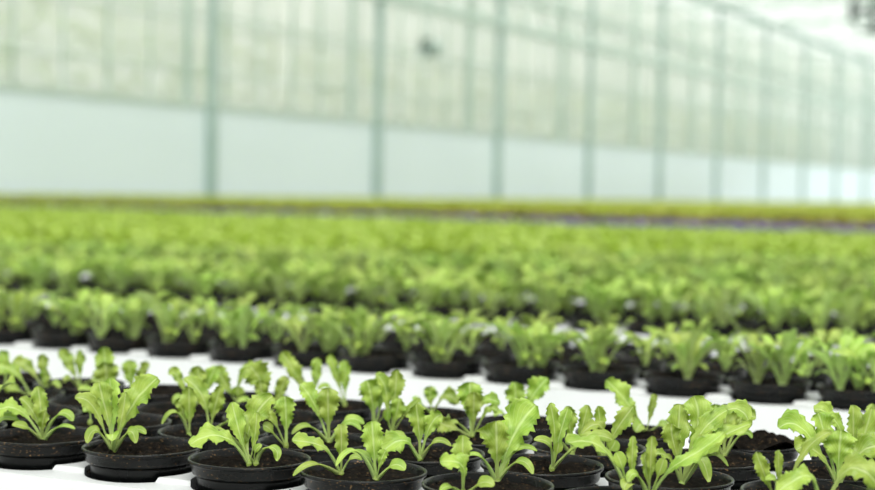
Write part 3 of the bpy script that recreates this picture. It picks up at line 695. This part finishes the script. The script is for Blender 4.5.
# ------------------------------------------------------------------ trays and bench
def tray(g, holes=True):
    y0, y1 = row_w(g, 0) - .058, row_w(g, 3) + .058
    xs = [c[4] for c in front if c[0] == g]
    x0, x1 = min(xs) - S*.5, max(xs) + S*.5
    led = .030
    prof = [(y0, BENCH), (y0, TRAY-.0045), (y0+led-.002, TRAY-.0040), (y0+led, TRAY-.0006), (y0+led+.0012, TRAY), (y1-led-.0012, TRAY), (y1-led, TRAY-.0006), (y1-led+.002, TRAY-.0040), (y1, TRAY-.0045), (y1, BENCH)]
    v = [(x0, a, b) for a, b in prof] + [(x1, a, b) for a, b in prof]; n = len(prof)
    f = [(i, i+1, n+i+1, n+i) for i in range(n-1)] + [(n-1, 0, n, 2*n-1)] + [tuple(range(n-1, -1, -1)), tuple(range(n, 2*n))]
    f = [tuple(reversed(q)) for q in f]
    o = mesh_obj('growing_tray', v, f, WHITE)
    bm = bmesh.new(); bm.from_mesh(o.data); bmesh.ops.recalc_face_normals(bm, faces=bm.faces); bm.to_mesh(o.data); bm.free()
    if holes:
        b = MB()
        for c in front:
            if c[0] == g: b.lathe([(.0475, BENCH-.01), (.0475, TRAY+.02)], 36 if g < 3 else 14, (c[4], c[5], 0))
        cut = b.obj('cutter', WHITE)
        bm = bmesh.new(); bm.from_mesh(cut.data); bmesh.ops.recalc_face_normals(bm, faces=bm.faces); bm.to_mesh(cut.data); bm.free()
        md = o.modifiers.new('b', 'BOOLEAN'); md.object = cut; md.operation = 'DIFFERENCE'; md.solver = 'EXACT'
        dg = bpy.context.evaluated_depsgraph_get(); dg.update()
        me = bpy.data.meshes.new_from_object(o.evaluated_get(dg))
        o.modifiers.clear(); o.data = me
        bpy.data.objects.remove(cut)
    where = ['nearest white plastic tray, under the sharp front pots', 'white plastic tray under the first blurred row of pots', 'white plastic tray under the third strip of pots'][g] if g < 3 else f'white plastic tray strip under the {STRIPN[g] if g < 9 else ORD[g]} planting strip'
    tag(o, where, 'tray', 'white growing trays')
for g in range(0, 13):
    if any(c[0] == g for c in front): tray(g, True)

t = empty('growing_bench', (-6, 5, 0))
tag(t, 'huge white bench top carrying all the trays and lettuces', 'bench')
b = MB().box((-11.85, .98, BENCH-.06), (.3, 62.0, BENCH)); o = b.obj('bench_top', BENCHM, t, (6, -5, 0))
for lx in (-11.6, -9.3, -7, -4.7, -2.4, -.1):
    for ly in (1.2, 8, 16, 26, 38, 50, 61):
        MB().box((lx-.03, ly-.03, 0), (lx+.03, ly+.03, BENCH-.06)).obj('leg', STEEL, t, (6, -5, 0))

# crumbs of soil spilt on the front edge of the tray
b = MB(); rr = random.Random(8)
for i in range(60):
    c = at_height(rr.gauss(92, 3) if i < 44 else rr.uniform(0, 300), rr.uniform(468, 473) if i < 44 else 470, TRAY-.004) if i < 44 else Vector((rr.uniform(-.95, -.5), rr.uniform(1.045, 1.3), TRAY))
    s = rr.uniform(.0005, .0016)
    b.lathe([(s*.4, 0), (s, s*.6), (s*.5, s*1.3)], 5, (c.x, c.y, c.z))
tag(b.obj('soil_crumbs', SOIL), 'dark crumbs of soil spilt on the nearest tray edge', 'soil', kind='stuff')

# ------------------------------------------------------------------ greenhouse
def st(o): return tag(o, kind='structure')
WX = -12.0                                # plane of the side screen
UPH = CAM.z + 4.85                                # gutter height above floor
st(MB().box((-32, -6, -.1), (14, 72, 0)).obj('floor', CONC))
y0s = 235.9*120/167*D; sp = 61.7*120/167*D
top_w = CAM.z + 1.07
st(MB().box((WX-.03, -4, 0), (WX, 70, top_w)).obj('wall_left', PANEL))
st(MB().box((WX-.05, -4, top_w-.03), (WX+.02, 70, top_w+.02)).obj('trim_1', STEEL2))
for i in range(-4, 13):
    y = y0s + i*sp
    o = MB().box((WX+.005, y-.045, 0), (WX+.115, y+.045, UPH)).obj('steel_column', STEEL); tag(o, 'grey-green steel column standing against the white screen', 'column', 'steel columns along the screen', 'structure')
    if i >= -3:
        o = MB().box((WX-.9, y+.70-.035, 0), (WX-.8, y+.70+.035, UPH)).obj('steel_column', STEEL2); tag(o, 'pale steel column seen through the glass behind the screen', 'column', 'pale columns behind the screen', 'structure')
# upper glass wall with its bars
st(MB().box((WX-1.20, -4, 0), (WX-1.19, 70, UPH)).obj('window_1', FILM))
b = MB()
y = -4
while y < 70:
    b.box((WX-1.19, y-.012, 0), (WX-1.16, y+.012, UPH)); y += .886
for z in (CAM.z+1.65, CAM.z+2.35): b.box((WX-1.18, -4, z-.012), (WX-1.15, 70, z+.012))
st(b.obj('trim_2', STEEL2))
b = MB().box((WX-.02, -4, CAM.z+2.98), (WX+.10, 70, CAM.z+3.10)); b.box((WX-.02, -4, CAM.z+3.55), (WX+.08, 70, CAM.z+3.62))
y = -4
while y < 70:
    b.bar((WX+.04, y, CAM.z+3.08), (WX+.04, y+.5, CAM.z+3.57), .02, 4); b.bar((WX+.04, y+.5, CAM.z+3.57), (WX+.04, y+1, CAM.z+3.08), .02, 4); y += 1
st(b.obj('trim_20', STEEL2))
# gutters, roof
GX = [-20, -16, -12, -8, -4, 0, 4, 8]
for i, x in enumerate(GX):
    b = MB().box((x-.09, -4, UPH-.02), (x+.09, 70, UPH+.14)); st(b.obj('trim_%d' % (3+i), STEEL))
RG = .95
b = MB(); gl = MB()
for x in GX[:-1]:
    b.box((x+1.97, -4, UPH+RG-.03), (x+2.03, 70, UPH+RG+.03))
    y = -4
    while y < 70:
        b.bar((x, y, UPH+.12), (x+2, y, UPH+RG), .018, 4); b.bar((x+4, y, UPH+.12), (x+2, y, UPH+RG), .018, 4); y += 1.108
    for s in (0, 1):
        k = len(gl.v); xa = x + 4*s
        gl.v += [(xa, -4, UPH+.14), (x+2, -4, UPH+RG+.02), (x+2, 70, UPH+RG+.02), (xa, 70, UPH+.14)]; gl.f.append((k, k+1, k+2, k+3))
for x in GX[:-1]:
    for q in (.25, .5, .75):
        for sx in (0, 1):
            xx = x + (2*q if sx == 0 else 4-2*q); zz = UPH+.1+(RG-.12)*q
            b.box((xx-.02, -4, zz-.02), (xx+.02, 70, zz+.02))
st(b.obj('roof_bars', STEEL2)); st(gl.obj('roof_glass', GLASS))
# lattice girders across the house at every other column pair
for i in range(-3, 12):
    y = y0s + i*sp
    b = MB()
    b.box((-20, y-.03, UPH-.06), (8, y+.03, UPH)); b.box((-20, y-.03, UPH-.50), (8, y+.03, UPH-.44))
    x = -20
    while x < 8:
        b.bar((x, y, UPH-.47), (x+.5, y, UPH-.03), .014, 4); b.bar((x+.5, y, UPH-.03), (x+1, y, UPH-.47), .014, 4); x += 1
    o = b.obj('lattice_girder', STEEL2); tag(o, 'pale lattice girder spanning the house below the glass roof', 'girder', 'lattice girders below the roof', 'structure')
st(MB().box((-30, 70, 0), (14, 70.1, UPH)).obj('wall_back', PANEL))
# supply pipes and wires behind the glass
b = MB()
for z, x in ((CAM.z+1.25, -13.4), (CAM.z+1.9, -13.8), (CAM.z+2.5, -13.2), (CAM.z+1.55, -15.5), (CAM.z+2.2, -16)):
    b.bar((x, -4, z), (x, 70, z), .02, 6)
tag(b.obj('crop_wires', STEEL2), 'long thin crop wires running behind the glass above the white screen', 'wires', kind='structure')
# rows of tall climbing crop behind the screen
vr = random.Random(21)
def vine_proto(seed):
    rr = random.Random(seed); g = []
    for i in range(260):
        x = rr.uniform(0, 4.0); z = 1.1 + 3.0*rr.random()**1.5; y = rr.gauss(0, .16)
        az = rr.uniform(0, 6.28); o = Vector((math.cos(az), math.sin(az), 0)); b_ = Vector((-x, y, z))
        g.append(thin_leaf([b_, b_+o*.08+Vector((0, 0, .04)), b_+o*.20, b_+o*.28-Vector((0, 0, .1))], rr.uniform(.12, .2), Vector((0, 0, 1)) + o*.2, i, 3))
    return merged_mesh(g, VINE, 'foliage')
def stem_proto():
    b = MB()
    for i in range(9): b.bar((-i*.5, 0, 0), (-i*.5+.03, .05, 5.4), .03 if i % 4 == 1 else .014, 5)
    o = b.obj('stems', STEEL2); me = o.data; bpy.data.objects.remove(o); return me
VP = [vine_proto(i) for i in range(3)]; SP = stem_proto()
y = -1.0; n = 0
while y < 66:
    t = empty('climbing_crop_row', (WX-3.0, y, 0)); t['kind'] = 'stuff'
    tag(t, 'pale row of tall climbing plants behind the glass above the white screen', 'crop row', 'climbing crop rows behind the screen')
    a = link('foliage', VP[n % 3], t); link('stems', SP, t)
    if n % 2: a.scale.x = .9
    y += 1.55; n += 1
st(MB().box((-22, -4, 0), (-21.9, 70, UPH)).obj('wall_rear_bay', FILM))
# hanging circulation fans
def fan(p, r, lab, DARK=DARK):
    t = empty('circulation_fan', p)
    b = MB(); b.lathe([(r, -.12), (r, .12), (r*.93, .12), (r*.93, -.12), (r, -.12)], 28, close=False)
    o = b.obj('housing', DARK, t)
    b = MB(); b.lathe([(r*.2, -.06), (r*.2, .06)], 14); b.obj('hub', DARK, t)
    for k in range(4):
        q = k*math.pi/2; c_, s_ = math.cos(q), math.sin(q)
        v = [(c_*r*.15 - s_*.02, s_*r*.15 + c_*.02, -.03), (c_*r*.15 + s_*.02, s_*r*.15 - c_*.02, .03), (c_*r*.9 + s_*r*.2, s_*r*.9 - c_*r*.2, .04), (c_*r*.9 - s_*r*.2, s_*r*.9 + c_*r*.2, -.04)]
        v2 = [(a, b2, c2+.006) for a, b2, c2 in v]
        mesh_obj('blade', v+v2, [(0, 1, 2, 3), (7, 6, 5, 4), (0, 4, 5, 1), (1, 5, 6, 2), (2, 6, 7, 3), (3, 7, 4, 0)], DARK, t)
    t.rotation_euler = (math.pi/2, 0, 0)
    b = MB(); h = UPH+.02-p[2]
    b.bar((0, r, 0), (0, max(h, r+.1), 0), .012, 6); b.obj('hanger', DARK, t)
    tag(t, lab, 'fan', None)
fan(at_depth(873, 11, 18.5), .26, 'dark round fan hanging at the upper right corner below the roof')
fan(at_depth(430, 48, 24.0), .14, 'small round fan hanging in front of the glass wall, between the steel columns', STEEL)

# ------------------------------------------------------------------ light
w = bpy.data.worlds.new('overcast_sky'); scene.world = w; w.use_nodes = True
nt = w.node_tree; nt.nodes.clear()
out = nt.nodes.new('ShaderNodeOutputWorld'); bg = nt.nodes.new('ShaderNodeBackground')
tc = nt.nodes.new('ShaderNodeTexCoord'); sp_ = nt.nodes.new('ShaderNodeSeparateXYZ'); cr = nt.nodes.new('ShaderNodeValToRGB')
nt.links.new(tc.outputs['Generated'], sp_.inputs[0]); nt.links.new(sp_.outputs[2], cr.inputs[0])
e = cr.color_ramp.elements
e[0].position = 0; e[0].color = (.84, .88, .82, 1); e[1].position = .5; e[1].color = (1, 1, .98, 1)
nt.links.new(cr.outputs[0], bg.inputs[0]); bg.inputs[1].default_value = .88
nt.links.new(bg.outputs[0], out.inputs[0])
sun = bpy.data.lights.new('hazy_sun', 'SUN'); sun.energy = 2.3; sun.angle = math.radians(35); sun.color = (1, .98, .93)
so = bpy.data.objects.new('hazy_sun', sun); C.objects.link(so)
d = Vector((-.45, .75, -1.35)) ; so.rotation_euler = d.to_track_quat('-Z', 'Y').to_euler()

vs = scene.view_settings; vs.view_transform = 'Standard'; vs.look = 'None'; vs.gamma = 1; vs.exposure = 0.74; vs.use_curve_mapping = False
scene.display_settings.display_device = 'sRGB'
scene.cycles.max_bounces = 8; scene.cycles.transparent_max_bounces = 24; scene.cycles.use_denoising = True
scene.cycles.sample_clamp_indirect = 6
